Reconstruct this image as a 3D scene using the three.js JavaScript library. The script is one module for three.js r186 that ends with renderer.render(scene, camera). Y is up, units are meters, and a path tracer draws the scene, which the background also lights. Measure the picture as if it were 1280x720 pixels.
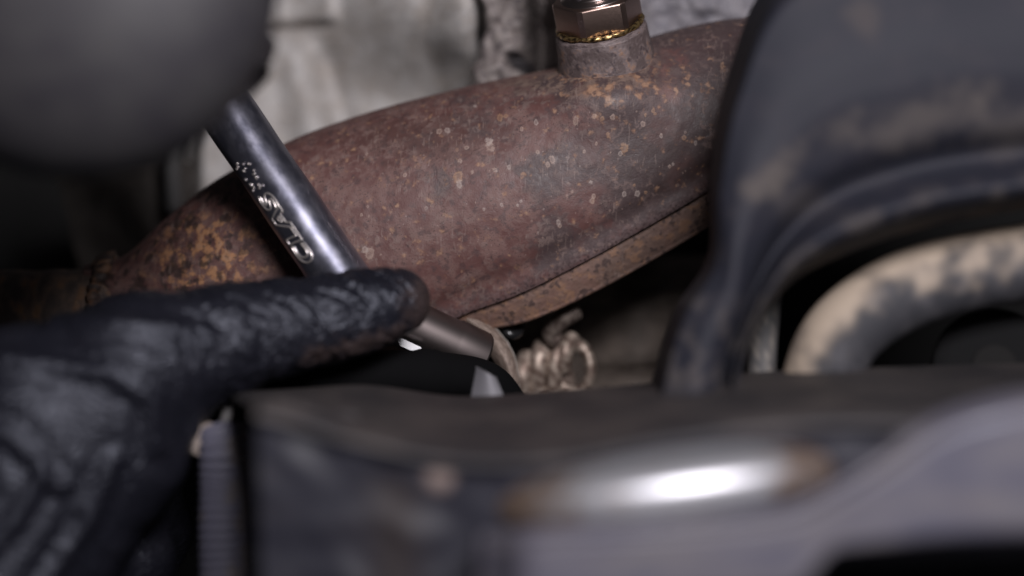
import * as THREE from 'three';
import { MarchingCubes } from 'three/addons/objects/MarchingCubes.js';
import { mergeGeometries, mergeVertices, toCreasedNormals } from 'three/addons/utils/BufferGeometryUtils.js';
import { FontLoader } from 'three/addons/loaders/FontLoader.js';
import { RectAreaLightUniformsLib } from 'three/addons/lights/RectAreaLightUniformsLib.js';
import { createNoise3D } from 'simplex-noise';

// ---------------------------------------------------------------- camera, light, exposure (millimetres in the code, metres in the scene)
const MM = 0.001, DIST = 400, PXMM = 0.19;
const scene = new THREE.Scene();
const camera = new THREE.PerspectiveCamera(2 * Math.atan(360 * PXMM / DIST) * 180 / Math.PI, 16 / 9, 0.005, 10);
camera.position.set(0, 0, DIST * MM);
camera.lookAt(0, 0, 0);
camera.focus = 0.397;
camera.userData.fStop = 3.3;
scene.add(camera);
scene.background = new THREE.Color().setRGB(0.017, 0.0165, 0.0185);
RectAreaLightUniformsLib.init();
const lamp = new THREE.RectAreaLight(new THREE.Color().setRGB(1.0, 0.96, 0.995), 52, 0.15, 0.1);   // the mechanic's work lamp, above and behind the lens
lamp.position.set(0.085, 0.165, 0.44);
lamp.lookAt(0.0, 0.0, 0.0);
scene.add(lamp);
const renderer = new THREE.WebGLRenderer({ antialias: true });
renderer.toneMapping = THREE.LinearToneMapping;
renderer.toneMappingExposure = 1;
renderer.shadowMap.enabled = true;
renderer.setSize(1024, 576);

// ---------------------------------------------------------------- helpers
function rngOf(seed) { let s = seed >>> 0; return () => { s = (s + 0x6d2b79f5) | 0; let t = Math.imul(s ^ (s >>> 15), 1 | s); t = (t + Math.imul(t ^ (t >>> 7), 61 | t)) ^ t; return ((t ^ (t >>> 14)) >>> 0) / 4294967296; }; }
const n3 = createNoise3D(rngOf(11));
const fbm = (x, y, z, o = 4) => { let a = 0.5, s = 0, f = 1; for (let i = 0; i < o; i++) { s += a * n3(x * f, y * f, z * f + i * 17.3); a *= 0.5; f *= 2.03; } return s; };
const ss = (a, b, x) => { const t = Math.min(1, Math.max(0, (x - a) / (b - a))); return t * t * (3 - 2 * t); };
const mix = (a, b, t) => a + (b - a) * t;
const mix3 = (a, b, t) => [mix(a[0], b[0], t), mix(a[1], b[1], t), mix(a[2], b[2], t)];
const gauss = (d, w) => Math.exp(-(d * d) / (w * w));
const V = (x, y, z) => new THREE.Vector3(x, y, z);
const P = (px, py, z = 0) => { const k = PXMM * (DIST - z) / DIST; return V((px - 640) * k, (360 - py) * k, z); };   // a place in millimetres at distance z before the focus plane
const spline = (pts, tension = 0.5) => { const c = new THREE.CatmullRomCurve3(pts, false, 'centripetal', tension); return c; };

const used = {};
function numbered(n) { used[n] = (used[n] ?? -1) + 1; return used[n] ? n + '_' + String(used[n]).padStart(3, '0') : n; }
function thing(name, label, category, base = V(0, 0, 0), group) {
  const o = new THREE.Group(); o.name = numbered(name); o.position.copy(base).multiplyScalar(MM);
  o.userData = { label, category }; if (group) o.userData.group = group;
  o.userData.base = base.toArray(); scene.add(o); return o;
}
function worldBase(o) { const b = V(0, 0, 0); for (let p = o; p && p !== scene; p = p.parent) b.add(p.position); return b; }
function part(name, geo, mat, parent, label) {                       // geo in millimetres, in world place
  geo = geo.clone(); geo.scale(MM, MM, MM); const b = worldBase(parent); geo.translate(-b.x, -b.y, -b.z);
  const m = new THREE.Mesh(geo, mat); m.name = name; m.castShadow = m.receiveShadow = true;
  if (label) m.userData.label = label;
  parent.add(m); return m;
}
function gridGeo(nu, nv, fn, flip = false) {
  const pos = [], uv = [], idx = [];
  for (let j = 0; j <= nv; j++) for (let i = 0; i <= nu; i++) { const p = fn(i / nu, j / nv); pos.push(p.x, p.y, p.z); uv.push(i / nu, j / nv); }
  for (let j = 0; j < nv; j++) for (let i = 0; i < nu; i++) {
    const a = j * (nu + 1) + i, b = a + 1, c = a + nu + 1, d = c + 1;
    if (flip) idx.push(a, c, b, b, c, d); else idx.push(a, b, c, b, d, c);
  }
  const g = new THREE.BufferGeometry();
  g.setAttribute('position', new THREE.Float32BufferAttribute(pos, 3)); g.setAttribute('uv', new THREE.Float32BufferAttribute(uv, 2)); g.setIndex(idx);
  g.computeVertexNormals(); return g;
}
function slab(nu, nv, fn, th) {                                      // a sculpted front with real thickness behind it
  const back = (u, v) => { const p = fn(u, v).clone(); p.z -= th; return p; };
  const strip = (n, e) => gridGeo(n, 1, (s, t) => { const [u, v] = e(s); return fn(u, v).clone().lerp(back(u, v), t); });
  const fixUv = (g, e, n) => { const a = g.attributes.uv; for (let i = 0; i < a.count; i++) { const [u, v] = e((i % (n + 1)) / n); a.setXY(i, u, v); } return g; };
  const edges = [[nu, (s) => [1 - s, 0]], [nu, (s) => [s, 1]], [nv, (s) => [0, s]], [nv, (s) => [1, 1 - s]]];
  return mergeGeometries([gridGeo(nu, nv, fn), gridGeo(nu, nv, back, true), ...edges.map(([n, e]) => fixUv(strip(n, e), e, n))]);
}
function tube(curve, n, r, m = 20, mod) {                            // r may be a function of the way along
  const fr = curve.computeFrenetFrames(n, false), pts = curve.getSpacedPoints(n);
  return gridGeo(n, m, (u, v) => {
    const i = Math.round(u * n), a = v * Math.PI * 2, rr = (typeof r === 'function' ? r(u) : r) * (mod ? mod(u, a, pts[i]) : 1);
    return pts[i].clone().addScaledVector(fr.normals[i], Math.cos(a) * rr).addScaledVector(fr.binormals[i], Math.sin(a) * rr);
  }, true);
}
function capTube(curve, n, r, m = 20) {                              // the same, closed and rounded at both ends
  const len = curve.getLength(); const R = typeof r === 'function' ? r : () => r;
  return tube(curve, n, (u) => { const d = Math.min(u, 1 - u) * len, q = R(u); return d >= q * 0.5 ? q : q * Math.sqrt(Math.max(0.0001, 1 - (1 - d / (q * 0.5)) ** 2)); }, m);
}
function lathe(profile, axisFrom, axisDir, seg = 64) {               // profile [radius, height] along an axis
  const g = new THREE.LatheGeometry(profile.map((p) => new THREE.Vector2(Math.max(p[0], 1e-4), p[1])), seg);
  g.applyQuaternion(new THREE.Quaternion().setFromUnitVectors(V(0, 1, 0), axisDir.clone().normalize())); g.translate(axisFrom.x, axisFrom.y, axisFrom.z); return g;
}
const enc = (c) => { c = Math.min(1, Math.max(0, c)); return Math.round(255 * (c <= 0.0031308 ? 12.92 * c : 1.055 * Math.pow(c, 1 / 2.4) - 0.055)); };
function paint(w, h, fn) {                                           // fn(u, v) gives { c: linear colour, r: roughness, b: height 0..1 }
  const C = new Uint8Array(w * h * 4), R = new Uint8Array(w * h * 4), B = new Uint8Array(w * h * 4);
  for (let y = 0, o = 0; y < h; y++) for (let x = 0; x < w; x++, o += 4) {
    const q = fn((x + 0.5) / w, (y + 0.5) / h);
    for (let k = 0; k < 3; k++) { C[o + k] = enc(q.c[k]); R[o + k] = 255 * Math.min(1, Math.max(0.04, q.r ?? 0.7)); B[o + k] = 255 * Math.min(1, Math.max(0, q.b ?? 0.5)); }
    C[o + 3] = R[o + 3] = B[o + 3] = 255;
  }
  const make = (d, s) => { const t = new THREE.DataTexture(d, w, h); t.wrapS = t.wrapT = THREE.ClampToEdgeWrapping; t.magFilter = THREE.LinearFilter; t.minFilter = THREE.LinearFilter; if (s) t.colorSpace = THREE.SRGBColorSpace; t.needsUpdate = true; return t; };
  return { map: make(C, true), roughnessMap: make(R), bumpMap: make(B) };
}
function painted(w, h, fn, bumpMM, extra = {}) { return new THREE.MeshPhysicalMaterial({ ...paint(w, h, fn), bumpScale: bumpMM * MM, roughness: 1, ...extra }); }
function plain(r, g, b, rough, metal = 0, extra = {}) { return new THREE.MeshPhysicalMaterial({ color: new THREE.Color().setRGB(r, g, b), roughness: rough, metalness: metal, ...extra }); }
function vcolor(geo, fn) {                                           // wear and dust with a shape of their own
  const p = geo.attributes.position, n = geo.attributes.normal, c = new Float32Array(p.count * 3);
  for (let i = 0; i < p.count; i++) { const q = fn(p.getX(i), p.getY(i), p.getZ(i), n.getX(i), n.getY(i), n.getZ(i)); c[i * 3] = q[0]; c[i * 3 + 1] = q[1]; c[i * 3 + 2] = q[2]; }
  geo.setAttribute('color', new THREE.BufferAttribute(c, 3)); return geo;
}
const vmat = (rough, metal = 0, extra = {}) => new THREE.MeshPhysicalMaterial({ vertexColors: true, roughness: rough, metalness: metal, ...extra });
// interpolates rows of numbers smoothly
function rows(list) { return (t) => { const f = Math.min(list.length - 1.0001, Math.max(0, t * (list.length - 1))), i = Math.floor(f), k = f - i, g = (j) => list[Math.min(list.length - 1, Math.max(0, j))]; return g(i).map((_, c) => { const a = g(i - 1)[c], b = g(i)[c], d = g(i + 1)[c], e = g(i + 2)[c]; return 0.5 * (2 * b + (d - a) * k + (2 * a - 5 * b + 4 * d - e) * k * k + (3 * b - 3 * d + e - a) * k * k * k); }); }; }

// ---------------------------------------------------------------- setting: the dark depth of the engine bay
{
  const bay = thing('engine_bay_wall', 'unlit black back of the engine bay behind the exhaust', 'engine bay', V(0, -150, -190));
  delete bay.userData.category; bay.userData.kind = 'structure';
  part('wall_panel', slab(60, 40, (u, v) => V(mix(-330, 330, u), mix(-230, 230, v), -170 + 10 * fbm(u * 4, v * 4, 3)), 10), plain(0.006, 0.006, 0.006, 0.9), bay);
}

// ---------------------------------------------------------------- aluminium castings behind the exhaust
{
  const t = thing('engine_casting', 'pale grey cast aluminium housing with smooth bulges behind the exhaust', 'engine casting', P(450, 230, -85));
  const fn = (u, v) => {
    const px = mix(232, 604 + 4 * Math.sin(v * 16) + 2 * Math.sin(v * 37), u), py = mix(300, -90, v);
    let z = -86;
    z += 15 * ss(0, 1, 1 - Math.hypot((px - 535) / 180, (py + 5) / 158)) * 2.2;             // the large bulge
    z += 5 * gauss(px - 372 - 0.25 * (py - 90), 26) * ss(35, 75, py) + 3.5 * gauss(px - 325 + 0.1 * (py - 90), 18) * ss(30, 60, py);   // folds beside it
    z -= 4 * gauss(px - 412 - 0.25 * (py - 90), 16) * ss(40, 80, py);
    z += 5 * ss(46, 26, py) * ss(432, 405, px) - 5.0 * gauss(py - 34 + 0.06 * (px - 370), 5.5) * ss(430, 400, px);      // ledge with a slot below it
    z += 15 * ss(0.8, 0.97, u); z -= 16 * ss(255, 232, px) + 8 * ss(0.985, 1, u) ** 2;
    z += 0.5 * fbm(px / 60, py / 60, 2, 3);
    return P(px, py, z);
  };
  const pm = painted(640, 640, (u, v) => {
    const p = fn(u, v), n1 = fbm(p.x / 9, p.y / 9, 4, 4), n2 = fbm(p.x / 2.2, p.y / 2.2, 8, 4), st = fbm(p.x / 14, p.y / 10, 30, 3);
    let c = mix3([0.38, 0.35, 0.325], [0.47, 0.445, 0.425], ss(-0.35, 0.35, n1));
    c = mix3(c, [0.36, 0.315, 0.275], 0.75 * ss(0.0, 0.45, st) * (0.5 + 0.5 * ss(-0.2, 0.3, n2)));
    c = mix3(c, [0.27, 0.27, 0.29], 0.4 * ss(0.12, 0.5, n2));
    c = mix3(c, [0.5, 0.5, 0.52], 0.5 * ss(0.2, 0.45, fbm(p.x / 1.3, p.y / 1.3, 40, 3)));
    return { c, r: 0.66 + 0.12 * n2, b: 0.5 + 0.25 * n2 + 0.25 * n1 };
  }, 0.4);
  part('housing', slab(150, 130, fn, 25), pm, t);
}
{
  const t = thing('engine_casting', 'stained brownish grey casting with dark spots directly behind the sensor', 'engine casting', P(700, 130, -45));
  const edge = rows([[586], [590], [588], [592], [600], [606], [603], [594], [596], [592], [590]]);
  const fn = (u, v) => {
    const py = mix(160, -90, v), px = mix(edge(v)[0] + 1.2 * Math.sin(py / 5), 1060, u);
    let z = -40 + 5 * fbm(px / 70, py / 70, 6, 3) - 3 * ss(0.012, 0, u) ** 2;
    z -= 16 * gauss(px - 678, 16) * ss(-20, 20, py + 20) + 6 * ss(690, 720, px);
    z -= 5 * gauss(Math.hypot(px - 648, (py - 76) * 1.5), 16);
    return P(px, py, z);
  };
  const pm = painted(1024, 512, (u, v) => {
    const p = fn(u, v), n1 = fbm(p.x / 6, p.y / 6, 14, 4), n2 = fbm(p.x / 1.5, p.y / 1.5, 18, 4);
    let c = mix3([0.155, 0.13, 0.125], [0.245, 0.215, 0.205], ss(-0.35, 0.35, n1));
    c = mix3(c, [0.31, 0.265, 0.235], 0.6 * ss(0.05, 0.45, n2));
    c = mix3(c, [0.075, 0.062, 0.065], 0.75 * ss(0.22, 0.34, fbm(p.x / 3.2, p.y / 3.2, 55, 3)));
    c = mix3(c, [0.2, 0.2, 0.235], 0.6 * ss(22, 40, p.x));
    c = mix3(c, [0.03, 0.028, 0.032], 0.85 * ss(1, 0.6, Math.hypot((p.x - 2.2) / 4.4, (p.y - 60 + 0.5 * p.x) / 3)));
    return { c, r: 0.65 + 0.2 * n2, b: 0.5 + 0.4 * n2 + 0.2 * n1 };
  }, 0.35);
  part('housing', slab(180, 110, fn, 30), pm, t);
}

// ---------------------------------------------------------------- dim things in the dark on the left
{
  const t = thing('splash_shield', 'dim brown panel in the dark between the tool head and exhaust', 'shield', P(170, 340, -90));
  part('panel', slab(40, 24, (u, v) => P(mix(70, 290, u) + 40 * (1 - v) * (1 - u), mix(380, 214, v) - 16 * Math.sin(u * 3), -98 + 10 * Math.sin(v * 2.6) + 2 * fbm(u * 5, v * 4, 5)), 6), plain(0.035, 0.029, 0.025, 0.8), t);
  const q = thing('support_post', 'dim grey metal post left of the dark bar, near its upper end', 'post', P(216, 260, -80));
  part('post', capTube(spline([P(213, 110, -80), P(214, 180, -80), P(218, 270, -80)]), 24, 2.4, 16), plain(0.07, 0.068, 0.068, 0.7), q);
}

// ---------------------------------------------------------------- the rusty exhaust
const exhaust = thing('exhaust_pipe', 'rusty brown welded exhaust converter housing crossing the middle of the picture', 'exhaust pipe', P(640, 400, -25));
const SEC = rows([   // top px, top py, bottom px, bottom py, depth radius mm, height of the seam (1 = at the bottom edge)
  [108, 331, 150, 448, 10, 0.9], [158, 318, 205, 452, 12, 0.9], [207, 274, 275, 458, 16, 0.9], [275, 223, 355, 456, 20, 0.9], [362, 177, 455, 448, 22.5, 0.9], [430, 151, 525, 434, 24, 0.88],
  [500, 130, 590, 411, 25, 0.83], [600, 105, 662, 396, 26, 0.755], [700, 84, 748, 357, 26, 0.705], [795, 52, 834, 309, 25, 0.68], [880, 30, 905, 266, 24, 0.655], [960, 20, 985, 222, 23, 0.66], [1060, 8, 1080, 190, 22, 0.62]]);
const CZ = -25;
function secAt(t) {
  const s = SEC(t), T = P(s[0], s[1], CZ), B = P(s[2], s[3], CZ);
  return { C: T.clone().add(B).multiplyScalar(0.5), h: T.clone().sub(B).multiplyScalar(0.5), rz: s[4], cs: -s[5] };
}
function shellPoint(t, phi, out = 0) {
  const { C, h, rz } = secAt(t), L = h.length(), d = h.clone().divideScalar(L);
  const p = C.clone().addScaledVector(d, Math.cos(phi) * (L + out)); p.z += Math.sin(phi) * (rz + out);
  return p;
}
const seamPhi = (t) => Math.acos(secAt(t).cs);
function upperShell(u, v) {
  const ps = seamPhi(u), phi = mix(-0.9, ps, v), ds = (ps - phi) * 26;                       // mm above the seam
  let out = 1.1 * ss(4.2, 0.3, ds) - 0.55 * gauss(ds - 5.5, 2.2);
  const p = shellPoint(u, phi, out);
  const k = 0.25 * fbm(p.x / 9, p.y / 9, p.z / 9, 3) + 0.04 * fbm(p.x / 2, p.y / 2, p.z / 2, 2);
  const fx = p.x - 21.5, fy = p.y - 47;
  p.z += 6.5 * Math.exp(-(fx * fx / (fx < 0 ? 300 : 190) + fy * fy / 80)) * ss(-24, -8, p.z) + k - 0.9 * gauss(p.y - 45.6 - 0.1 * (p.x - 6), 1.2) * gauss(p.x - 6, 6);             // a shallow crease left of the boss
  return p;
}
function lowerShell(u, v) {
  const ps = seamPhi(u), { C, h, rz } = secAt(u), L = h.length(), d = h.clone().divideScalar(L);
  const a = v * 3;                                                                          // wall below the seam, bottom edge, underside
  const y0 = Math.cos(ps) * L, z0 = Math.sin(ps) * rz - 0.75, yB = -L + 0.2, zB = z0 - 3.4;
  let y, z;
  if (a < 1.4) { const k = a / 1.4; y = mix(y0 + 1.5, yB, k); z = mix(z0 - 0.1, zB, k * k); }
  else if (a < 1.8) { const k = (a - 1.4) / 0.4 * Math.PI / 2; y = yB - Math.sin(k) * 1.0; z = zB - 1.3 * (1 - Math.cos(k)); }
  else { const k = (a - 1.8) / 1.2; y = yB - 1.0 + 6 * k * k; z = zB - 1.3 - k * rz * 1.3; }
  const p = C.clone().addScaledVector(d, y); p.z += z + 0.12 * fbm(p.x / 2, p.y / 2, 9, 3);
  return p;
}
const PXo = (p) => [640 + p.x / (PXMM * (DIST - p.z) / DIST), 360 - p.y / (PXMM * (DIST - p.z) / DIST)];
const spots = []; {
  const r = rngOf(77);
  const add = (x, y, s, k = 1) => spots.push([(x - 640) * PXMM, (360 - y) * PXMM, s * PXMM, k, r() * 6, 0.6 + r() * 0.5]);
  for (const [x, y, s] of [[720, 152, 5], [742, 147, 5], [752, 150, 4], [765, 148, 5], [806, 145, 3], [672, 190, 4], [685, 207, 6], [690, 200, 5], [780, 186, 7], [775, 192, 4], [612, 182, 8], [611, 176, 6], [573, 222, 9], [574, 230, 6], [575, 200, 4], [618, 212, 5], [636, 209, 4], [590, 215, 4],
    [740, 251, 6], [742, 246, 4], [781, 242, 4], [797, 242, 5], [808, 240, 4], [793, 231, 3], [700, 282, 4], [698, 278, 5], [738, 228, 4], [715, 240, 3], [647, 257, 3], [651, 252, 3], [627, 256, 3], [605, 262, 3], [456, 190, 3], [451, 268, 3], [462, 316, 10], [455, 312, 6], [548, 162, 5], [558, 161, 5], [625, 145, 5], [632, 143, 4], [593, 128, 3], [670, 153, 4], [652, 160, 3], [583, 184, 4], [505, 218, 4], [745, 180, 3], [730, 190, 3], [803, 156, 4], [818, 143, 3], [816, 139, 3], [842, 205, 3], [838, 208, 3], [855, 172, 4], [870, 178, 3], [826, 170, 3]]) add(x, y, s * 0.74);
  for (let i = 0; i < 260; i++) { const x = 380 + r() * 510; add(x, 130 + r() * 190, 0.5 + r() * r() * r() * 2.6, 0.5 + 0.5 * r()); }
}
const CELL = 6, bins = new Map();
for (const s of spots) for (let i = -1; i <= 1; i++) for (let j = -1; j <= 1; j++) { const k = (Math.floor(s[0] / CELL) + i) + ',' + (Math.floor(s[1] / CELL) + j); if (!bins.has(k)) bins.set(k, []); bins.get(k).push(s); }
function rust(p, band) {
  const x = p.x, y = p.y, z = p.z;
  const big = fbm(x / 22, y / 22, z / 22 + 3, 3), mid = fbm(x / 7, y / 7, z / 7 + 9, 4), fine = fbm(x / 2.2, y / 2.2, z / 2.2 + 20, 4), grit = n3(x / 0.5, y / 0.5, z / 0.5 + 40);
  const cloud = fbm(x / 4 + 0.6 * fine, y / 4 + 0.6 * mid, z / 4 + 60, 4);
  let c = mix3([0.112, 0.052, 0.047], [0.152, 0.084, 0.075], ss(-0.3, 0.35, mid + 0.3 * fine));
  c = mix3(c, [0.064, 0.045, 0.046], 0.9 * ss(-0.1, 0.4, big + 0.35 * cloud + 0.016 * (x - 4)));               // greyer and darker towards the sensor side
  c = mix3(c, [0.19, 0.13, 0.115], 0.55 * ss(0.05, 0.5, cloud + 0.25 * fine) * ss(-0.3, 0.3, big + 0.2));      // pale bloom
  c = mix3(c, [0.06, 0.036, 0.037], 0.6 * ss(0.12, 0.5, fbm(x / 3.4, y / 3.4, z / 3.4 + 70, 5)));
  c = mix3(c, [0.03, 0.02, 0.02], 0.7 * ss(0.62, 0.8, n3(x / 0.7, y / 0.7, z / 0.7 + 140)) * ss(-0.3, 0.3, mid));   // pits
  const bite = fbm(x / 4.2, y / 4.2, z / 4.2 + 90, 5), bx = (x - 26) / 21, by = (y - 50) / 11;
  c = mix3(c, [0.22, 0.15, 0.115], 0.6 * ss(1.1, 0.4, Math.hypot((x - 15) / 24, (y - 52) / 8)) * ss(-0.3, 0.3, cloud));   // tan saddle about the boss
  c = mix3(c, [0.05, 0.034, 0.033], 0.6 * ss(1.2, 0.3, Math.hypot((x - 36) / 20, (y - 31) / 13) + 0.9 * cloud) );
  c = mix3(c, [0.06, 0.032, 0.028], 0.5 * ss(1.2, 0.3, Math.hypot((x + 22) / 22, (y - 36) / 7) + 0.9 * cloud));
  const nBoss = ss(1.15, 0.3, Math.hypot(bx, by)), nNeck = ss(1, 0.4, Math.hypot((x + 75) / 19, (y - 8) / 13)), nLow = 0.28 * ss(-2, -9, y + 0.25 * (16 - x));
  c = mix3(c, [0.28, 0.14, 0.075], ss(0.05, 0.75, bite + 0.42 * nBoss + 0.56 * nNeck + 0.16 * nLow - 0.24 + 0.25 * fine) * 0.85);   // orange rust
  c = mix3(c, [0.42, 0.21, 0.1], 0.75 * nNeck * ss(-0.1, 0.35, bite + 0.3 * fine));
  c = mix3(c, [0.32, 0.2, 0.135], 0.55 * ss(0.42, 0.7, bite + 0.3 * nBoss + 0.2 * nNeck));
  c = mix3(c, [0.03, 0.02, 0.018], 0.8 * ss(0.0, 0.35, fbm(x / 5, y / 5, z / 5 + 120, 4)) * ss(-50, -72, x));   // burnt scale at the neck
  let b = 0.5 + 0.09 * fine + 0.04 * grit + 0.2 * bite * (nNeck + nBoss) + 0.12 * cloud;
  let r = 0.6 + 0.12 * fine + 0.1 * cloud;
  if (band) { c = mix3(c, [0.215, 0.135, 0.1], 0.5); c = mix3(c, [0.26, 0.14, 0.08], 0.6 * ss(0.0, 0.4, cloud)); c = mix3(c, [0.045, 0.028, 0.026], 0.8 * ss(0.14, 0.4, mid * 0.5 + fine * 0.8)); r += 0.12; b += 0.2 * fine; }
  else if (z > -22) for (const s of bins.get(Math.floor(x / CELL) + ',' + Math.floor(y / CELL)) ?? []) {
    const d = Math.hypot(x - s[0], (y - s[1]) * s[5]) / s[2] + 0.55 * fine + 0.2 * grit;
    if (d < 1.1) { const k = ss(1.05, 0.55, d) * s[3]; c = mix3(c, s[4] > 2.5 ? [0.37, 0.27, 0.225] : s[4] > 1.2 ? [0.38, 0.31, 0.28] : [0.34, 0.2, 0.12], k * (0.3 + 0.5 * ss(0.2, 0.85, d))); b += 0.1 * k; }
  }
  // run marks and scratches
  c = mix3(c, [0.27, 0.2, 0.175], 0.3 * ss(0.3, 0.5, fbm(x / 1.1, y / 6, 200 + z / 9, 3)) * ss(0.05, 0.4, big + 0.3));
  c = mix3(c, [0.05, 0.032, 0.03], 0.5 * ss(0.3, 0.5, fbm(x / 7 + y / 9, y / 0.6 - x / 1.4, 300, 2)) * ss(0, 0.3, mid));
  return { c, r, b };
}
{
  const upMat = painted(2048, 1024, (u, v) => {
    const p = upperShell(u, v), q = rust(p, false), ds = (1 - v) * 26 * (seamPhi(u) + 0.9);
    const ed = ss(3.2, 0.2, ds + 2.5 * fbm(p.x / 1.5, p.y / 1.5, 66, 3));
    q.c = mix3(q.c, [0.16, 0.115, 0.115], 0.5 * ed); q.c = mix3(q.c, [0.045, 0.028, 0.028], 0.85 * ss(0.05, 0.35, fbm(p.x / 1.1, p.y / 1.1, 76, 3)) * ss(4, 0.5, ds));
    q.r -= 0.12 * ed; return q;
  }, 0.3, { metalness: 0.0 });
  const lowMat = painted(1536, 160, (u, v) => rust(lowerShell(u, v), true), 0.4, { metalness: 0.1 });
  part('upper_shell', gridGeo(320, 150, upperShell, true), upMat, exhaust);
  part('lower_shell', gridGeo(260, 60, lowerShell, true), lowMat, exhaust, 'lighter tan lower half shell below the seam');
  const back = (u, v) => { const p = shellPoint(u, mix(-0.85, -3.7, v), -0.8); return p; };
  part('rear_shell', gridGeo(120, 40, back), plain(0.12, 0.08, 0.07, 0.8), exhaust);
  // inlet pipe on the left and its weld
  const pipeMat = painted(512, 512, (u, v) => { const a = fbm(u * 14, v * 8, 4, 4), b = fbm(u * 50, v * 30, 8, 3); let c = mix3([0.08, 0.062, 0.055], [0.16, 0.11, 0.085], ss(-0.3, 0.4, a)); c = mix3(c, [0.24, 0.13, 0.07], 0.7 * ss(0.22, 0.5, a + 0.3 * b)); return { c, r: 0.8, b: 0.5 + 0.4 * b }; }, 0.4);
  part('inlet_pipe', tube(spline([P(-160, 396, -28), P(0, 393, -26), P(80, 392, -25), P(140, 388, -25), P(190, 380, -25)]), 60, (u) => 11.2 + 0.2 * Math.sin(u * 40), 48), pipeMat, exhaust);
  const c0 = P(132, 388, CZ), ax = V(0.93, 0.36, 0).normalize(), e1 = V(-0.36, 0.93, 0).normalize();
  const beads = [];
  for (let i = 0; i < 34; i++) {
    const a = i / 34 * Math.PI * 2, g = new THREE.SphereGeometry(1, 12, 10); g.scale(2.3 + 0.6 * Math.sin(i * 7), 1.5, 1.7);
    const p = c0.clone().addScaledVector(ax, 5.5 * Math.cos(a) + 0.7 * Math.sin(i * 5.1)).addScaledVector(e1, Math.cos(a) * 12.2); p.z += Math.sin(a) * 12;
    g.rotateZ(0.4); g.translate(p.x, p.y, p.z); beads.push(g);
  }
  const bead = mergeGeometries(beads), bp = bead.attributes.position;
  for (let i = 0; i < bp.count; i++) { const k = 0.7 * fbm(bp.getX(i) / 2, bp.getY(i) / 2, bp.getZ(i) / 2, 3); bp.setXYZ(i, bp.getX(i) + k, bp.getY(i) + k, bp.getZ(i) + k); }
  part('weld_bead', vcolor(bead, (x, y, z) => mix3([0.06, 0.045, 0.042], [0.22, 0.12, 0.07], ss(0.0, 0.45, fbm(x / 4, y / 4, z / 4, 3)))), vmat(0.7, 0.1), exhaust);
}
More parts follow.
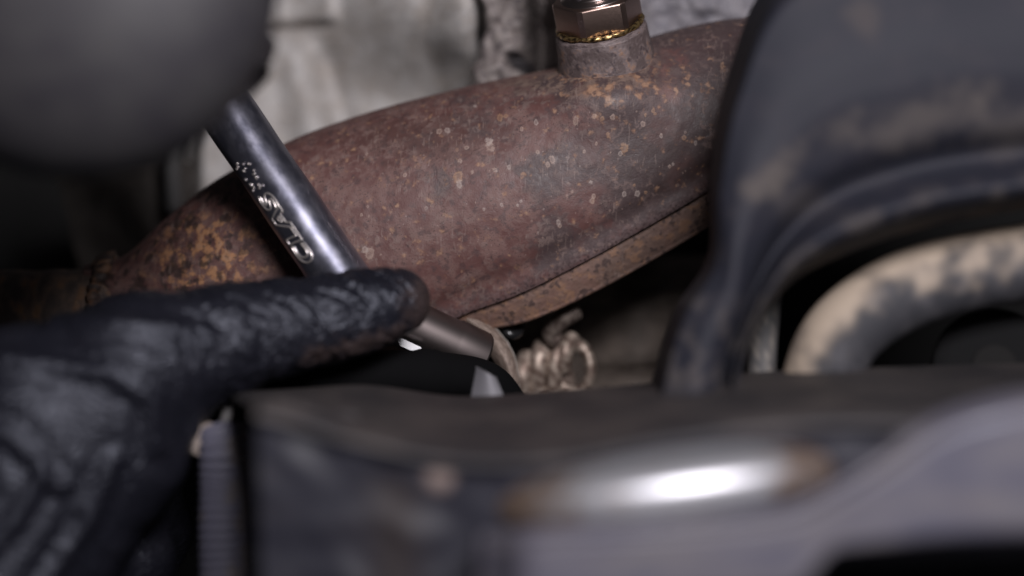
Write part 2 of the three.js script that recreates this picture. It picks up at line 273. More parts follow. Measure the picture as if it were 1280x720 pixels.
// boss, with the oxygen sensor screwed into it
const AX = V(-0.19, 0.855, 0.47).normalize();
const bossTop = P(750, 31, -7);
{
  const at = (h) => bossTop.clone().addScaledVector(AX, h);
  const g = lathe([[17, -17.5], [15.2, -14.8], [13.6, -12.4], [12.4, -10.4], [11.8, -8.4], [11.4, -5], [11.2, -1.8], [10.8, -0.9], [10.0, -0.3], [5, 0]], at(0), AX, 96);
  const gp = g.attributes.position;
  for (let i = 0; i < gp.count; i++) { const x = gp.getX(i), y = gp.getY(i), z = gp.getZ(i); gp.setXYZ(i, x, y, z + 0.35 * fbm(x / 4, y / 4, z / 4, 3)); }
  g.computeVertexNormals();
  const m = painted(1024, 512, (u, v) => {
    const a = u * Math.PI * 2, X = Math.cos(a) * 11, Z = Math.sin(a) * 11, Y = v * 26, n1 = fbm(X / 5, Y / 5, Z / 5, 4), n2 = fbm(X / 1.2, Y / 1.2, Z / 1.2, 4);
    let c = mix3([0.1, 0.074, 0.072], [0.18, 0.142, 0.14], ss(-0.3, 0.35, n1 + 0.3 * n2));
    c = mix3(c, [0.25, 0.145, 0.095], 0.85 * ss(0.0, 0.8, n1 + 0.7 * n2 + 1.7 * (0.5 - v)));
    c = mix3(c, [0.05, 0.036, 0.04], 0.7 * ss(0.25, 0.5, fbm(X / 3, Y / 3, Z / 3 + 44, 3)));
    return { c, r: 0.6 + 0.12 * n2, b: 0.5 + 0.2 * n2 + 0.2 * n1 };
  }, 0.3, { metalness: 0.15 });
  part('sensor_boss', g, m, exhaust, 'grey round boss with rusty weld at its foot');

  const s = thing('oxygen_sensor', 'brown steel hexagonal sensor body screwed into the top of the exhaust', 'sensor', at(0));
  const ring = new THREE.TorusGeometry(10.25, 0.6, 20, 160), rp = ring.attributes.position;
  for (let i = 0; i < rp.count; i++) { const x = rp.getX(i), y = rp.getY(i), z = rp.getZ(i), k = 0.45 * fbm(x / 2.2, y / 2.2, z / 2.2, 4); const r = Math.hypot(x, y); rp.setXYZ(i, x + x / r * k, y + y / r * k, z + 0.6 * k); }
  ring.computeVertexNormals(); ring.rotateX(Math.PI / 2); ring.applyQuaternion(new THREE.Quaternion().setFromUnitVectors(V(0, 1, 0), AX));
  const rc = at(0.3); ring.translate(rc.x, rc.y, rc.z);
  part('gasket_ring', vcolor(ring, (x, y, z) => mix3([0.5, 0.35, 0.15], [0.07, 0.045, 0.025], ss(-0.12, 0.25, fbm(x / 1.3, y / 1.3, z / 1.3 + 5, 3)))), vmat(0.33, 0.9), s, 'gold crushed gasket');
  // hexagon with chamfered corners
  const hs = new THREE.Shape(), HR = 10.3, rc0 = 0.7, turn = 0.06;
  for (let i = 0; i < 6; i++) { const a0 = i * Math.PI / 3 + turn, da = rc0 / HR; for (const a of [a0 - da, a0 + da]) { const r = HR - 0.25; (i === 0 && a === a0 - da ? hs.moveTo : hs.lineTo).call(hs, Math.cos(a) * r, Math.sin(a) * r); } }
  let hx = new THREE.ExtrudeGeometry(hs, { depth: 6.1, bevelEnabled: true, bevelThickness: 0.45, bevelSize: 0.4, bevelSegments: 3 });
  hx.rotateX(-Math.PI / 2); hx.applyQuaternion(new THREE.Quaternion().setFromUnitVectors(V(0, 1, 0), AX)); const hc = at(0.95); hx.translate(hc.x, hc.y, hc.z);
  hx = toCreasedNormals(hx, 0.5);
  const steel = plain(0.4, 0.29, 0.25, 0.34, 1);
  { const tx = paint(256, 256, (u, v) => { const n = fbm(u * 20, v * 20, 5, 4); return { c: [0.3, 0.3, 0.3], r: 0.36 + 0.06 * n, b: 0.5 + 0.4 * n }; }); for (const k of ['roughnessMap', 'bumpMap']) { tx[k].wrapS = tx[k].wrapT = THREE.RepeatWrapping; tx[k].repeat.set(0.08, 0.08); } steel.roughnessMap = tx.roughnessMap; steel.roughness = 1; steel.bumpMap = tx.bumpMap; steel.bumpScale = 0.000012; }
  part('hexagon', hx, steel, s);
  const steel2 = plain(0.4, 0.34, 0.32, 0.28, 1);
  part('sensor_body', lathe([[8.4, 7.2], [8.4, 7.8], [7.0, 8.2], [6.6, 8.8], [6.6, 11], [6.9, 11.3], [6.9, 11.9], [6.5, 12.2], [6.5, 28], [5.5, 29], [0, 29]], at(0), AX, 72), steel2, s);
}

// ---------------------------------------------------------------- things below the exhaust
{
  const t = thing('heat_shield', 'thin torn tan metal strip hanging under the rusty exhaust', 'heat shield', P(620, 480, -14));
  const L = rows([[560, 396], [586, 413], [606, 434], [624, 462], [640, 500], [650, 530]]), R = rows([[604, 396], [618, 408], [635, 428], [646, 452], [650, 480], [655, 530]]);
  const fn = (u, v) => { const a = L(1 - v), b = R(1 - v), k = u; const j = u > 0.9 ? 2.2 * fbm(v * 9, 2, 5, 3) : 0; return P(mix(a[0], b[0], k) + j, mix(a[1], b[1], k), -14 + 3 * Math.sin(k * 3) - 2 * v); };
  const m = painted(256, 256, (u, v) => { const a = fbm(u * 5, v * 9, 5, 4), b = fbm(u * 22, v * 40, 7, 3); let c = mix3([0.17, 0.125, 0.1], [0.27, 0.21, 0.175], ss(-0.3, 0.3, a)); c = mix3(c, [0.07, 0.05, 0.045], ss(0.3, 0.5, b)); c = mix3(c, [0.5, 0.46, 0.42], ss(0.93, 1, u)); return { c, r: 0.6, b: 0.5 + b * 0.4 }; }, 0.2, { metalness: 0.2 });
  part('strip', slab(24, 40, fn, 0.7), m, t);
  const h = thing('rubber_hose', 'small glossy black hose loop just right of the torn strip', 'hose', P(630, 430, -22));
  part('loop', tube(spline([P(600, 386, -24), P(622, 402, -20), P(638, 418, -18), P(648, 414, -20), P(646, 396, -24), P(636, 376, -30)]), 50, 1.3, 16), plain(0.012, 0.012, 0.013, 0.25), h);
}
{
  const t = thing('hose_clamp', 'rusty folded metal clamp with a round eye below the exhaust', 'clamp', P(690, 495, -45));
  const col = (x, y, z) => mix3([0.14, 0.095, 0.075], [0.44, 0.36, 0.3], ss(-0.3, 0.35, fbm(x / 2.5, y / 2.5, z / 2.5, 3)));
  const z0 = -34;
  const folds = [[652, 668, 662, 498], [674, 440, 672, 505], [694, 436, 690, 500], [712, 425, 700, 470]];
  for (const [i, q] of [[[664, 440], [652, 470], [660, 505]], [[682, 428], [672, 455], [674, 510]], [[700, 424], [694, 452], [692, 505]], [[716, 418], [706, 440], [700, 462]]].entries()) {
    const c = spline(q.map(([a, b], k) => P(a, b, z0 + (k === 1 ? 3 : 0)))); part('fold', vcolor(capTube(c, 30, (u) => 2.5 + 0.4 * Math.sin(u * 5 + i), 16), col), vmat(0.5, 0.5), t);
  }
  const e = new THREE.TorusGeometry(5.2, 1.6, 18, 60); e.scale(0.86, 1.2, 1); e.rotateY(-0.35); const ep = P(718, 461, z0 - 1); e.translate(ep.x, ep.y, ep.z);
  part('eye', vcolor(e, col), vmat(0.5, 0.5), t);
  part('lever', vcolor(capTube(spline([P(700, 428, z0 + 5), P(688, 418, z0 + 6), P(702, 400, z0 + 8), P(726, 386, z0 + 8)]), 30, 2.3, 16), (x, y, z) => mix3(col(x, y, z), [0.05, 0.04, 0.04], 0.5)), vmat(0.5, 0.5), t);
  const b = new THREE.SphereGeometry(1, 32, 24); b.scale(8, 7.5, 5); const bp = P(682, 480, z0 - 5); b.translate(bp.x, bp.y, bp.z);
  part('body', vcolor(b, (x, y, z) => mix3(col(x, y, z), [0.09, 0.06, 0.05], 0.6)), vmat(0.6, 0.3), t);
}
{
  const t = thing('oil_pan', 'blurred brown grey sump with a dark joint line right of the rusty clamp', 'oil pan', P(790, 500, -80));
  const fn = (u, v) => { const px = mix(640, 960, u), py = mix(560, 320, v); let z = -72 + 14 * gauss(px - 800, 70) - 5 * gauss(py - 464 + 0.08 * (px - 790), 4) + 5 * ss(462, 472, py) - 10 * ss(375, 330, py); return P(px, py, z); };
  const m = painted(256, 256, (u, v) => { const a = fbm(u * 5, v * 5, 15, 4); return { c: mix3([0.11, 0.088, 0.074], [0.2, 0.163, 0.137], ss(-0.3, 0.35, a)), r: 0.7, b: 0.5 + 0.3 * a }; }, 0.5);
  part('pan', slab(60, 60, fn, 12), m, t);
}

// ---------------------------------------------------------------- the bar with raised lettering
const A0 = P(205, 22, 2), A1 = P(424, 345, 15);
{
  const dir = A1.clone().sub(A0).normalize(), len = A0.distanceTo(A1) + 14, R = 6.55;
  const t = thing('breaker_bar', 'shiny black steel bar with raised lettering held under the gloved thumb', 'tool bar', A1);
  const front = V(0, 0, 1).addScaledVector(dir, -dir.z).normalize(), side = new THREE.Vector3().crossVectors(dir, front);   // side points to the lower left
  const on = (s, ang, r) => A0.clone().addScaledVector(dir, s).addScaledVector(front, Math.cos(ang) * r).addScaledVector(side, Math.sin(ang) * r);
  const sgn = side.x < 0 ? 1 : -1;
  const shaftMat = painted(1024, 512, (u, v) => {
    const a = fbm(u * 12, v * 9, 3, 4), b = fbm(u * 60, v * 60, 9, 3), w = ss(0.05, 0.4, fbm(u * 12, v * 6, 31, 4));
    const c = mix3([0.22, 0.223, 0.285], [0.3, 0.3, 0.365], ss(-0.3, 0.3, a)); return { c, r: 0.33 + 0.04 * a + 0.05 * b + 0.06 * w, b: 0.5 + 0.15 * b };
  }, 0.02, { metalness: 0.95 });
  const prof = (u) => { const s = u * len; return R * (1 + 0.012 * Math.sin(s * 0.25)) * (s < 1 ? 0.9 + 0.1 * s : 1); };
  part('shaft', gridGeo(160, 72, (u, v) => on(u * len, v * Math.PI * 2 + Math.PI, prof(u)), true), shaftMat, t);
  // raised outline lettering: reads from the thumb upwards, tops to the lower left
  const font = await new FontLoader().loadAsync('fonts/droid/droid_sans_bold.typeface.json');
  const bright = plain(0.72, 0.66, 0.63, 0.28, 0.8);
  const Ltot = len - 14;
  const ang0 = 0.98 * sgn;
  function place(x, y, sStart, aBase, z) { return on(sStart - x, (aBase + y / R) * sgn, R + z); }
  const word = 'CLAS', H = 3.8, adv = [5.3, 4.3, 5.6, 5.0];
  let x0 = 0;
  const sC = Ltot - 4.2;
  [...word].forEach((ch, i) => {
    const tubes = [];
    for (const sh of font.generateShapes(ch, H)) {
      for (const path of [sh.getPoints(6), ...sh.holes.map((h) => h.getPoints(6))]) {
        const pts = [];
        for (const [k, q] of path.entries()) { const nq = path[(k + 1) % path.length], n = Math.max(1, Math.ceil(q.distanceTo(nq) / 0.5)); for (let j = 0; j < n; j++) { const x = mix(q.x, nq.x, j / n) * 1.75, y = mix(q.y, nq.y, j / n); pts.push(place(x0 + x + 0.32 * y, y, sC, 0.28, 0.02)); } }
        const cl = pts.filter((p, k) => k === 0 || p.distanceTo(pts[k - 1]) > 0.05);
        tubes.push(new THREE.TubeGeometry(new THREE.CatmullRomCurve3(cl, true, 'centripetal'), cl.length * 2, 0.23, 8, true));
      }
    }
    part('raised_letter', mergeGeometries(tubes), bright, t); x0 += adv[i];
  });
  // two short rows of small worn stamped marks above the word
  const r = rngOf(5);
  for (let row = 0; row < 2; row++) for (let i = 0; i < 5; i++) {
    const bx = x0 + 1.6 + i * 1.75 + row * 0.3, by = 0.62 + row * 2.5, gs = [];
    const q = [[0, 0], [0.9, 0], [0.9, 0.85], [0, 0.85], [0, 1.7], [0.9, 1.7]];
    const n = 2 + Math.floor(r() * 3);
    for (let k = 0; k < n; k++) {
      const a = q[Math.floor(r() * 6)], b = q[Math.floor(r() * 6)]; const s1 = place(bx + a[0], by + a[1], sC, 0.22, 0.02), e1 = place(bx + mix(a[0], b[0], 0.6) + 0.1, by + mix(a[1], b[1], 0.6), sC, 0.22, 0.02);
      gs.push(capTube(new THREE.LineCurve3(s1, e1), 8, 0.27 + 0.1 * r(), 8));
    }
    part('stamped_mark', mergeGeometries(gs), bright, t);
  }
  // socket end seen again below the thumb
  const s0 = P(508, 398, 4), sd = V(0.83, -0.5, -0.16).normalize();
  const sock = thing('socket', 'dull steel socket under the gloved thumb with one bright cut edge', 'socket', P(555, 425, -2));
  part('barrel', lathe([[4.0, -14], [5.4, -14], [6.0, -13.5], [6.1, 4], [6.4, 4.6], [6.4, 12], [6.0, 12.6], [4.2, 12.8], [4.2, 8], [0, 8]], P(545, 421, -4), V(0.86, -0.42, -0.3).normalize(), 64), plain(0.2, 0.17, 0.165, 0.42, 1), sock);
  part('cut_edge', slab(6, 6, (u, v) => P(mix(494, 526, u) + 6 * (1 - v), mix(432, 419, v) + 15 * u, 7 - 0.5 * v - 0.8 * u), 1.5), plain(0.85, 0.85, 0.87, 0.25, 0.9), sock, 'bright polished edge');
  const bh = thing('rubber_hose', 'thick matt black hose running below the steel socket', 'hose', P(560, 490, 8));
  part('hose', tube(spline([P(330, 470, 16), P(440, 468, 14), P(500, 467, 12), P(560, 470, 8), P(610, 482, 0), P(640, 520, -8)]), 40, (u) => 5.4 + (u > 0.52 && u < 0.58 ? 0.5 : 0), 28), plain(0.004, 0.004, 0.0045, 0.9, 0, { specularIntensity: 0.15 }), bh);
  const tb = thing('metal_tab', 'small grey steel tab standing up behind the front beam', 'tab', P(612, 500, 16));
  part('tab', slab(14, 14, (u, v) => P(mix(584, 640, u) - (1 - u) * (v < 0.9 ? -12 * v : -11) - u * 20 * v, mix(520, 458, v) + 14 * u * v, 30 + 2 * u - 4 * v + 1.5 * Math.sin(3 * u)), 1.5), plain(0.17, 0.165, 0.18, 0.6, 0.3), tb);
}

// ---------------------------------------------------------------- the tool head, close to the lens at the upper left
{
  const t = thing('tool_head', 'large blurred dark grey rounded tool head filling the upper left corner', 'tool head', P(120, 190, 120));
  const C = P(96, -40, 100), mat = plain(0.031, 0.029, 0.034, 0.62);
  const g = new THREE.SphereGeometry(1, 96, 64), p = g.attributes.position;
  for (let i = 0; i < p.count; i++) {
    let x = p.getX(i), y = p.getY(i), z = p.getZ(i); const f = (a, e) => Math.sign(a) * Math.pow(Math.abs(a), e);
    const n = Math.pow(Math.abs(x) ** 2.1 + Math.abs(y) ** 2.1 + Math.abs(z) ** 2.1, -1 / 2.1); x *= n; y *= n; z *= n;
    p.setXYZ(i, C.x + x * 36, C.y + y * 37.5, C.z + z * 22);
  }
  g.computeVertexNormals();
  part('body', vcolor(g, (x, y, z) => mix3([0.025, 0.023, 0.028], [0.036, 0.034, 0.037], ss(-0.4, 0.4, fbm(x / 11, y / 7, z / 11, 3)))), vmat(0.6), t);
  part('collar', lathe([[6, -6], [9, -6], [10.5, -5], [10.5, 5], [9.6, 6], [7.2, 6.6], [6.8, 9]], P(270, 62, 78), A1.clone().sub(A0).normalize(), 48), mat, t);
}

// ---------------------------------------------------------------- the hand in the black glove
{
  const J = (px, py, z, r) => { const p = P(px, py, z); return [p.x, p.y, p.z, r]; };
  const chains = [   // each chain: joints with radii in mm, blend
    [[J(60, 520, 48, 17), J(165, 462, 45, 14.5), J(285, 424, 38, 11.6), J(345, 411, 34, 10.2), J(420, 396, 30, 9.3), J(462, 386, 28, 8.4), J(496, 377, 26, 7.5)], 6],   // thumb
    [[J(170, 462, 44, 14), J(140, 560, 44, 16), J(40, 690, 46, 17), J(-60, 860, 50, 20)], 9],
    [[J(20, 510, 46, 17), J(20, 600, 48, 19), J(-60, 760, 50, 22)], 9],
    [[J(-60, 540, 44, 18), J(-90, 720, 48, 22)], 9],
    [[J(90, 560, 34, 12), J(176, 604, 22, 8.6), J(196, 668, 10, 8), J(150, 690, 2, 7.4)], 3],   // fingers, curled away behind
    [[J(60, 640, 34, 12), J(168, 700, 22, 8.8), J(186, 766, 10, 8.2), J(140, 780, 2, 7.4)], 3],
    [[J(20, 730, 34, 12), J(140, 796, 24, 8.6), J(160, 860, 10, 8), J(112, 870, 2, 7.2)], 3],
    [[J(-20, 800, 34, 12), J(100, 880, 24, 8), J(118, 930, 12, 7.2), J(80, 940, 4, 6.6)], 3],
  ];
  const lo = V(-142, -112, -18), hi = V(-6, 16, 78), N = 132;
  const mc = new MarchingCubes(N, new THREE.MeshStandardMaterial(), false, false, 400000);
  const cap = (x, y, z, a, b) => {
    const dx = b[0] - a[0], dy = b[1] - a[1], dz = b[2] - a[2], px = x - a[0], py = y - a[1], pz = z - a[2];
    const h = Math.min(1, Math.max(0, (px * dx + py * dy + pz * dz) / (dx * dx + dy * dy + dz * dz)));
    return Math.hypot(px - dx * h, py - dy * h, pz - dz * h) - (a[3] + (b[3] - a[3]) * h);
  };
  const smin = (a, b, k) => { const h = Math.max(k - Math.abs(a - b), 0) / k; return Math.min(a, b) - h * h * k * 0.25; };
  const field = (x, y, z) => { let d = 1e3; for (const [js, k] of chains) { let c = 1e3; for (let i = 0; i + 1 < js.length; i++) c = smin(c, cap(x, y, z, js[i], js[i + 1]), 3); d = smin(d, c, k); } return d; };
  const half = N / 2;
  for (let k = 0; k < N; k++) for (let j = 0; j < N; j++) for (let i = 0; i < N; i++) {
    const x = mix(lo.x, hi.x, i / N), y = mix(lo.y, hi.y, j / N), z = mix(lo.z, hi.z, k / N);
    mc.field[k * N * N + j * N + i] = -field(x, y, z);
  }
  mc.isolation = 0; mc.update();
  let g = new THREE.BufferGeometry();
  const raw = mc.positionArray.slice(0, mc.count * 3);
  g.setAttribute('position', new THREE.BufferAttribute(raw, 3));
  g = mergeVertices(g, 1e-4);
  const p = g.attributes.position;
  for (let i = 0; i < p.count; i++) p.setXYZ(i, mix(lo.x, hi.x, (p.getX(i) * half + half) / N), mix(lo.y, hi.y, (p.getY(i) * half + half) / N), mix(lo.z, hi.z, (p.getZ(i) * half + half) / N));
  g.computeVertexNormals();
  const tA = P(285, 424, 38), tD = P(496, 377, 26).sub(tA).normalize();
  const foldLines = [[[-20, 440], [70, 452], [150, 466], [196, 498], [200, 560]], [[-20, 520], [40, 540], [90, 600]], [[60, 400], [150, 402], [240, 412], [300, 440]], [[60, 740], [118, 650], [150, 570]], [[-10, 700], [40, 640], [70, 590]]].map((l) => l.map(([a, b]) => P(a, b, 55)));
  const segD = (x, y, a, b) => { const dx = b.x - a.x, dy = b.y - a.y, h = Math.min(1, Math.max(0, ((x - a.x) * dx + (y - a.y) * dy) / (dx * dx + dy * dy))); return Math.hypot(x - a.x - dx * h, y - a.y - dy * h); };
  const nn = g.attributes.normal.clone();
  const ridge = (a) => 1 - Math.abs(a) * 2.2;
  for (let i = 0; i < p.count; i++) {
    const x = p.getX(i), y = p.getY(i), z = p.getZ(i);
    const s = (x - tA.x) * tD.x + (y - tA.y) * tD.y + (z - tA.z) * tD.z, c = -(x - tA.x) * tD.y + (y - tA.y) * tD.x;
    const onThumb = ss(-22, 0, s) * ss(-30, -16, c) , tip = ss(34, 42, s);
    const q = s + 0.75 * c + 2.2 * fbm(s / 9, c / 9, z / 9, 2);
    let k = onThumb * (1 - 0.75 * tip) * (0.45 * ridge(n3(q / 4.2, c / 16, z / 16)) + 0.2 * ridge(n3(q / 2.1, c / 7, z / 8 + 7)) - 0.25);
    k += onThumb * ss(10, 22, s) * 0.22 * fbm(x / 1.6, y / 1.6, z / 1.6, 2);
    const w = (x * 0.86 + y * 0.5) + 5 * fbm(x / 26, y / 26, z / 26, 2), palm = 1 - onThumb;
    k += palm * (0.4 * ridge(n3(w / 14, y / 70, z / 50)) * (0.15 + 0.85 * ss(-25, -60, y)) + 0.22 * fbm(x / 9, y / 9, z / 9, 3) - 0.2);
    for (const l of foldLines) { let d = 99; for (let j = 0; j + 1 < l.length; j++) d = Math.min(d, segD(x, y, l[j], l[j + 1])); k += (1 - 0.5 * onThumb) * (1.0 * gauss(d, 1.6) - 0.4 * gauss(d - 3.2, 1.6)) * ss(20, 40, z); }
    p.setXYZ(i, x + nn.getX(i) * k, y + nn.getY(i) * k, z + nn.getZ(i) * k);
  }
  g.computeVertexNormals();
  const uv = new Float32Array(p.count * 2); for (let i = 0; i < p.count; i++) { uv[i * 2] = p.getX(i) / 30; uv[i * 2 + 1] = p.getY(i) / 30; } g.setAttribute('uv', new THREE.BufferAttribute(uv, 2));
  const tipP = P(530, 385, 26), under = [P(395, 444, 32), P(500, 420, 28)];
  vcolor(g, (x, y, z) => {
    const d1 = Math.hypot(x - tipP.x, (y - tipP.y) * 0.6), d2 = segD(x, y, under[0], under[1]), n = fbm(x / 2.5, y / 2.5, z / 2.5, 3);
    const dirt = Math.min(1, ss(6.5, 1, d1 + 5 * n) * 0.32 + ss(3.0, 0.4, d2 + 3 * n) * 0.35);
    const dust = 0.35 * ss(0, 0.5, fbm(x / 12, y / 12, z / 12 + 30, 4));
    return mix3(mix3([0.0088, 0.009, 0.0137], [0.017, 0.0168, 0.023], dust), [0.105, 0.07, 0.058], dirt);
  });
  const tx = paint(512, 512, (u, v) => { const a = fbm(u * 14, v * 14, 3, 4), b = fbm(u * 50, v * 50, 5, 3); return { c: [0, 0, 0], r: 0.38 + 0.1 * a, b: 0.45 + 0.35 * (1 - 2.4 * Math.abs(fbm(u * 9 + v * 5, v * 7 - u * 3, 40, 3))) + 0.2 * b }; });
  for (const k of ['roughnessMap', 'bumpMap']) tx[k].wrapS = tx[k].wrapT = THREE.MirroredRepeatWrapping;
  const gm = vmat(1, 0, { roughnessMap: tx.roughnessMap, bumpMap: tx.bumpMap, bumpScale: 0.0004, specularIntensity: 0.85, specularColor: new THREE.Color().setRGB(0.82, 0.86, 1) });
  const hand = thing('gloved_hand', 'hand in a wrinkled black rubber glove pressing its thumb across the bar', 'hand', P(60, 560, 45));
  part('glove', g, gm, hand);
}

// ---------------------------------------------------------------- corrugated conduit beside the hand
{
  const t = thing('corrugated_conduit', 'grey ribbed plastic conduit rising between the gloved hand and front beam', 'conduit', P(282, 720, 46));
  const c = spline([P(276, 536, 40), P(280, 562, 42), P(281, 610, 42), P(280, 660, 43), P(283, 760, 44), P(284, 820, 44)]);
  const g = tube(c, 420, (u) => (5.3 + 0.2 * Math.sin(u * c.getLength() / 1.9 * Math.PI * 2)) * (u < 0.02 ? 0.5 + 25 * u : 1), 36);
  part('sleeve', vcolor(g, (x, y, z) => mix3([0.125, 0.122, 0.165], [0.2, 0.16, 0.11], 0.4 * ss(0.1, 0.5, fbm(x / 5, y / 8, z / 5, 3) + 0.5 * ss(-62, -58, x) - 0.2))), vmat(0.6), t);
  part('end_cap', capTube(spline([P(245, 566, 40), P(256, 550, 41), P(274, 545, 41)]), 20, 3.4, 18), plain(0.3, 0.25, 0.22, 0.7), t);
  part('cable', capTube(spline([P(278, 545, 36), P(283, 520, 34), P(286, 480, 32)]), 20, 1.4, 14), plain(0.1, 0.095, 0.095, 0.6), t);
}

// ---------------------------------------------------------------- arched black bracket on the right with the dusty pipe under it
{
  const t = thing('black_bracket', 'blurred black steel bracket with dust smears arching over the dusty pipe', 'bracket', P(1050, 330, 95));
  const E = rows([[1470, 246, 1490, -90], [1370, 250, 1390, -95], [1280, 262, 1285, -100], [1160, 284, 1130, -100], [1062, 316, 975, -40], [1000, 346, 914, 95], [962, 384, 893, 215], [940, 424, 889, 318], [928, 466, 846, 390], [924, 540, 818, 480], [924, 620, 805, 560]]);
  const prof = (w) => { let z = 66; z -= 16 * ss(0.05, 0, w) ** 1.5; z += 5 * gauss(w - 0.09, 0.05); z -= 5 * gauss(w - 0.2, 0.06); z += 3.5 * ss(0.22, 0.5, w); z -= 4 * ss(0.55, 1, w); z -= 22 * ss(0.86, 1.0, w) ** 2; return z; };
  const fn = (u, v) => { const e = E(1 - u), w = v; const px = mix(e[0], e[2], w), py = mix(e[1], e[3], w); const z = prof(w) + 0.5 * fbm(px / 160, py / 160, 3, 1); return P(px, py, z); };
  const m = painted(1024, 512, (u, v) => {
    const p = fn(u, v), a = fbm(p.x / 12, p.y / 9, 3, 3), b = fbm(p.x / 5, p.y / 5, 8, 3);
    let c = [0.0145, 0.0149, 0.0235];
    const ell = (x, y, w, h, ang) => { const q = P(x, y, 66), dx = p.x - q.x, dy = p.y - q.y, C = Math.cos(ang), S = Math.sin(ang), k = 0.16; return ss(1.2, 0.1, Math.hypot((dx * C + dy * S) / (w * k), (-dx * S + dy * C) / (h * k)) + 0.6 * a + 0.25 * b); };
    const dust = Math.min(1, ell(1150, 150, 110, 34, 0.35) * 0.75 + ell(965, 220, 70, 24, 0.75) * 0.95 + ell(1050, 165, 40, 26, 0.4) * 0.5 + ell(1078, 25, 26, 34, 0) * 0.5 + ell(1260, 160, 60, 40, 0) * 0.6 + ell(1000, 255, 60, 26, 0) * 0.45 + 1.0 * ss(0.15, 0.02, v) * ss(-0.15, 0.35, a) + 0.08 * ss(0.1, 0.5, a) + 0.55 * ss(0.62, 0.8, 1 - u) * ss(-0.2, 0.4, b));
    c = mix3(c, [0.085, 0.074, 0.07], dust * 0.9);
    return { c, r: 0.68 + 0.25 * dust, b: 0.5 };
  }, 0.1, { specularIntensity: 0.6 });
  part('plate', slab(140, 80, fn, 7), m, t);

  const d = thing('bent_pipe', 'thick black pipe caked in tan dust curving under the black bracket', 'pipe', P(1010, 520, 66));
  const g = tube(spline([P(1470, 312, 44), P(1380, 317, 44), P(1280, 328, 44), P(1190, 344, 44), P(1110, 374, 44), P(1052, 420, 44), P(1026, 480, 43), P(1018, 580, 42)]), 120, 8.3, 48);
  part('pipe', vcolor(g, (x, y, z, nx, ny, nz) => {
    const n = fbm(x / 11, y / 11, z / 11, 3), k = ss(-0.4, 0.55, 0.75 * n + 0.8 * (ny * 0.8 - nx * 0.5) - 0.2);
    return mix3(mix3([0.03, 0.03, 0.036], [0.06, 0.058, 0.065], ss(-0.1, 0.4, fbm(x / 8, y / 8, z / 8 + 9, 3))), [0.37, 0.3, 0.235], k);
  }), vmat(0.75), d);
  const q = thing('strut', 'short dusty grey upright strut between bracket leg and bent pipe', 'strut', P(955, 480, 40));
  part('strut', capTube(spline([P(962, 350, 26), P(954, 430, 28), P(950, 560, 30)]), 24, 3.2, 18), vmat(0.7), q).geometry = (() => { const h = vcolor(capTube(spline([P(962, 350, 26), P(954, 430, 28), P(950, 560, 30)]), 24, 3.2, 18), (x, y, z) => mix3([0.07, 0.068, 0.07], [0.2, 0.18, 0.16], ss(-0.2, 0.4, fbm(x / 4, y / 4, z, 3)))); h.scale(MM, MM, MM); const b = worldBase(q); h.translate(-b.x, -b.y, -b.z); return h; })();
  const r = thing('rubber_mount', 'dark round rubber mount under the bent pipe at the right edge', 'rubber mount', P(1230, 470, 50));
  part('mount', lathe([[0, 6], [9, 6], [12, 5], [13.2, 3], [13.2, -6], [12, -8], [0, -8]], P(1240, 462, 30), V(-0.2, 0.15, 0.95).normalize(), 60), plain(0.007, 0.007, 0.0075, 0.95, 0, { specularIntensity: 0.3 }), r);
  part('centre_sleeve', lathe([[0, 7], [4.2, 7], [4.8, 6.4], [4.8, 5.8]], P(1240, 462, 30), V(-0.2, 0.15, 0.95).normalize(), 40), plain(0.011, 0.0105, 0.0105, 0.9, 0, { specularIntensity: 0.3 }), r);
}

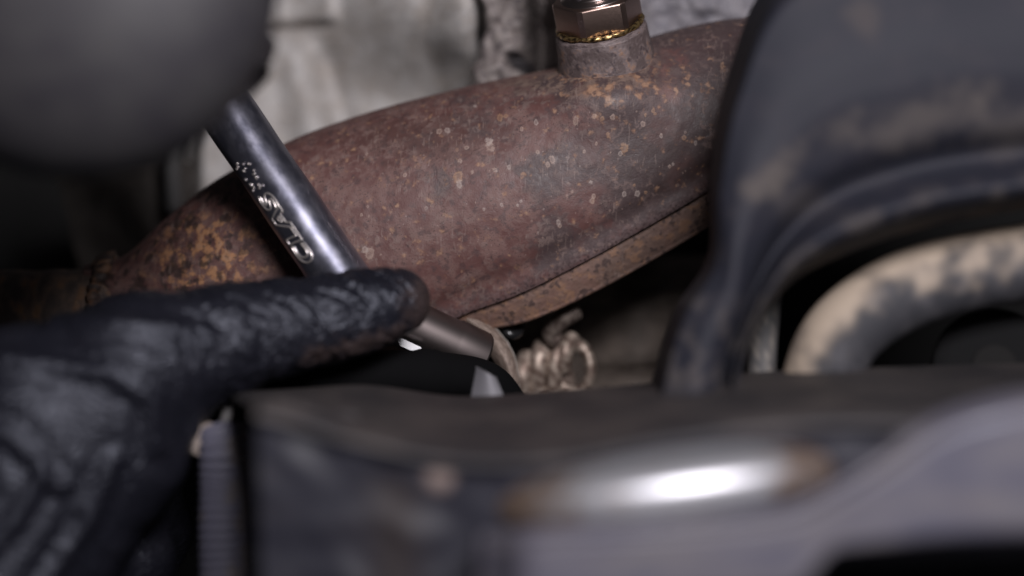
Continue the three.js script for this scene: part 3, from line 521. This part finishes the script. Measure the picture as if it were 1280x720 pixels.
// ---------------------------------------------------------------- the front beam close to the lens, with its big bolt
{
  const t = thing('front_beam', 'out of focus black beam running across the bottom before the exhaust', 'beam', P(700, 760, 165));
  const top = rows([[496], [488], [503], [497], [487], [474], [466], [463], [459], [458]]);
  const fe = rows([[506], [540], [566], [566], [544], [526], [518], [520], [524], [524]]);
  // back edge of the top, front edge of the top, foot
  const fn = (u, v) => {
    const px = mix(322, 1420, u), yb = top(u)[0], dent = 14 * gauss(px - 425, 60);
    const b = P(px - 32 * ss(0.06, 0, u), yb, 56), f = P(px, fe(u)[0], 112), e = P(px + 6, 800, 108);
    let p;
    if (v > 0.62) { const k = (v - 0.62) / 0.38; p = f.clone().lerp(b, k); p.y -= dent * 0.12 * Math.sin(k * Math.PI); p.y += 1.8 * Math.sin(k * Math.PI * 0.5) * 0; p.z -= 0; }
    else if (v > 0.5) { const k = (v - 0.5) / 0.12; p = e.clone().lerp(f, 0.9).lerp(f, k); p.z += 2.2 * Math.sin(k * Math.PI); }
    else { const k = v / 0.5; p = e.clone().lerp(f, 0.9 * k); p.z += 1.5 * fbm(px / 120, k * 2, 4, 2); }
    return p;
  };
  const m = painted(1024, 512, (u, v) => {
    const p = fn(u, v), a = fbm(p.x / 22, p.y / 14, p.z / 22, 3), b = fbm(p.x / 8, p.y / 8, p.z / 8, 2);
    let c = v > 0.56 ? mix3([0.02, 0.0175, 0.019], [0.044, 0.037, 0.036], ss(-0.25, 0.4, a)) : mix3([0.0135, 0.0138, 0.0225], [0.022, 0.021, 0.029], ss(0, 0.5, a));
    c = mix3(c, [0.028, 0.02, 0.018], 0.7 * gauss(p.x + 20, 5) * ss(0.5, 0.4, v));
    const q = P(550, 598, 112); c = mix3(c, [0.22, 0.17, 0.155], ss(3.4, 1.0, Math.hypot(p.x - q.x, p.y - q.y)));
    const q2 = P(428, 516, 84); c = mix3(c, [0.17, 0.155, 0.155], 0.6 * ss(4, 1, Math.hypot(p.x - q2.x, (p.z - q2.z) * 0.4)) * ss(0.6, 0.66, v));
    return { c, r: 0.6 + 0.1 * b, b: 0.5 };
  }, 0.1);
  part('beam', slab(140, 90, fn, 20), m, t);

  const w = thing('metal_bushing', 'bright worn oval steel bushing shining on the front of the black beam', 'bushing', P(850, 720, 116));
  const c = P(832, 609, 107), g = new THREE.SphereGeometry(1, 96, 64), gp = g.attributes.position;
  for (let i = 0; i < gp.count; i++) { const x = gp.getX(i), y = gp.getY(i), z = gp.getZ(i), q = (a, e) => Math.sign(a) * Math.pow(Math.abs(a), e); gp.setXYZ(i, x * 30.5, q(y, 0.9) * 7.6, z * 14); }
  g.rotateZ(0.13); g.translate(c.x, c.y, c.z); g.computeVertexNormals();
  const col = (x, y, z) => { const d = Math.abs(x - c.x), n = fbm(x / 5, y / 5, z / 5, 3); return mix3([0.42, 0.42, 0.445], [0.26, 0.19, 0.15], ss(0.1, 0.6, n * 0.7 + ss(11, 27, d) * 0.85 - 0.05)); };
  part('bushing_face', vcolor(g, col), vmat(0.38, 0.72), w);
  part('bushing_stem', vcolor(lathe([[0, -2], [19, -2], [19.5, -3.5], [19.5, -26], [18, -27], [0, -27]], P(870, 600, 96), V(-0.05, 1, 0).normalize(), 64), (x, y, z) => mix3([0.16, 0.155, 0.19], [0.1, 0.09, 0.095], ss(-0.1, 0.4, fbm(x / 8, y / 8, z / 8, 3)))), vmat(0.5, 0.3), w);

  const k = thing('plastic_cover', 'smooth grey violet plastic block blurred in the bottom right corner', 'cover', P(1170, 690, 130));
  const edge = rows([[676], [668], [663], [658], [650], [634], [588], [530], [502], [489], [484]]);
  part('cover', slab(80, 50, (u, v) => { const px = mix(600, 1420, u), yt = edge(u)[0], py = mix(698 + 62 * ss(1050, 985, px), yt, Math.min(1, v * 1.12)); let z = 136 - 10 * ss(0.75, 1, v) ** 2 - 12 * ss(0.2, 0, v) ** 2 - 10 * ss(0.1, 0, u) ** 2; if (v > 0.893) z -= (v - 0.893) * 260; return P(px, py, z); }, 10), painted(256, 256, (u, v) => { const a = fbm(u * 4, v * 4, 5, 3), b = fbm(u * 9, v * 3, 15, 3); return { c: mix3([0.075, 0.072, 0.098], [0.1, 0.092, 0.105], ss(-0.4, 0.4, a + 0.5 * b)), r: 0.5 + 0.2 * b, b: 0.5 }; }, 0.1), k);
}
for (const o of scene.children) if (o.userData.base) delete o.userData.base;
renderer.render(scene, camera);
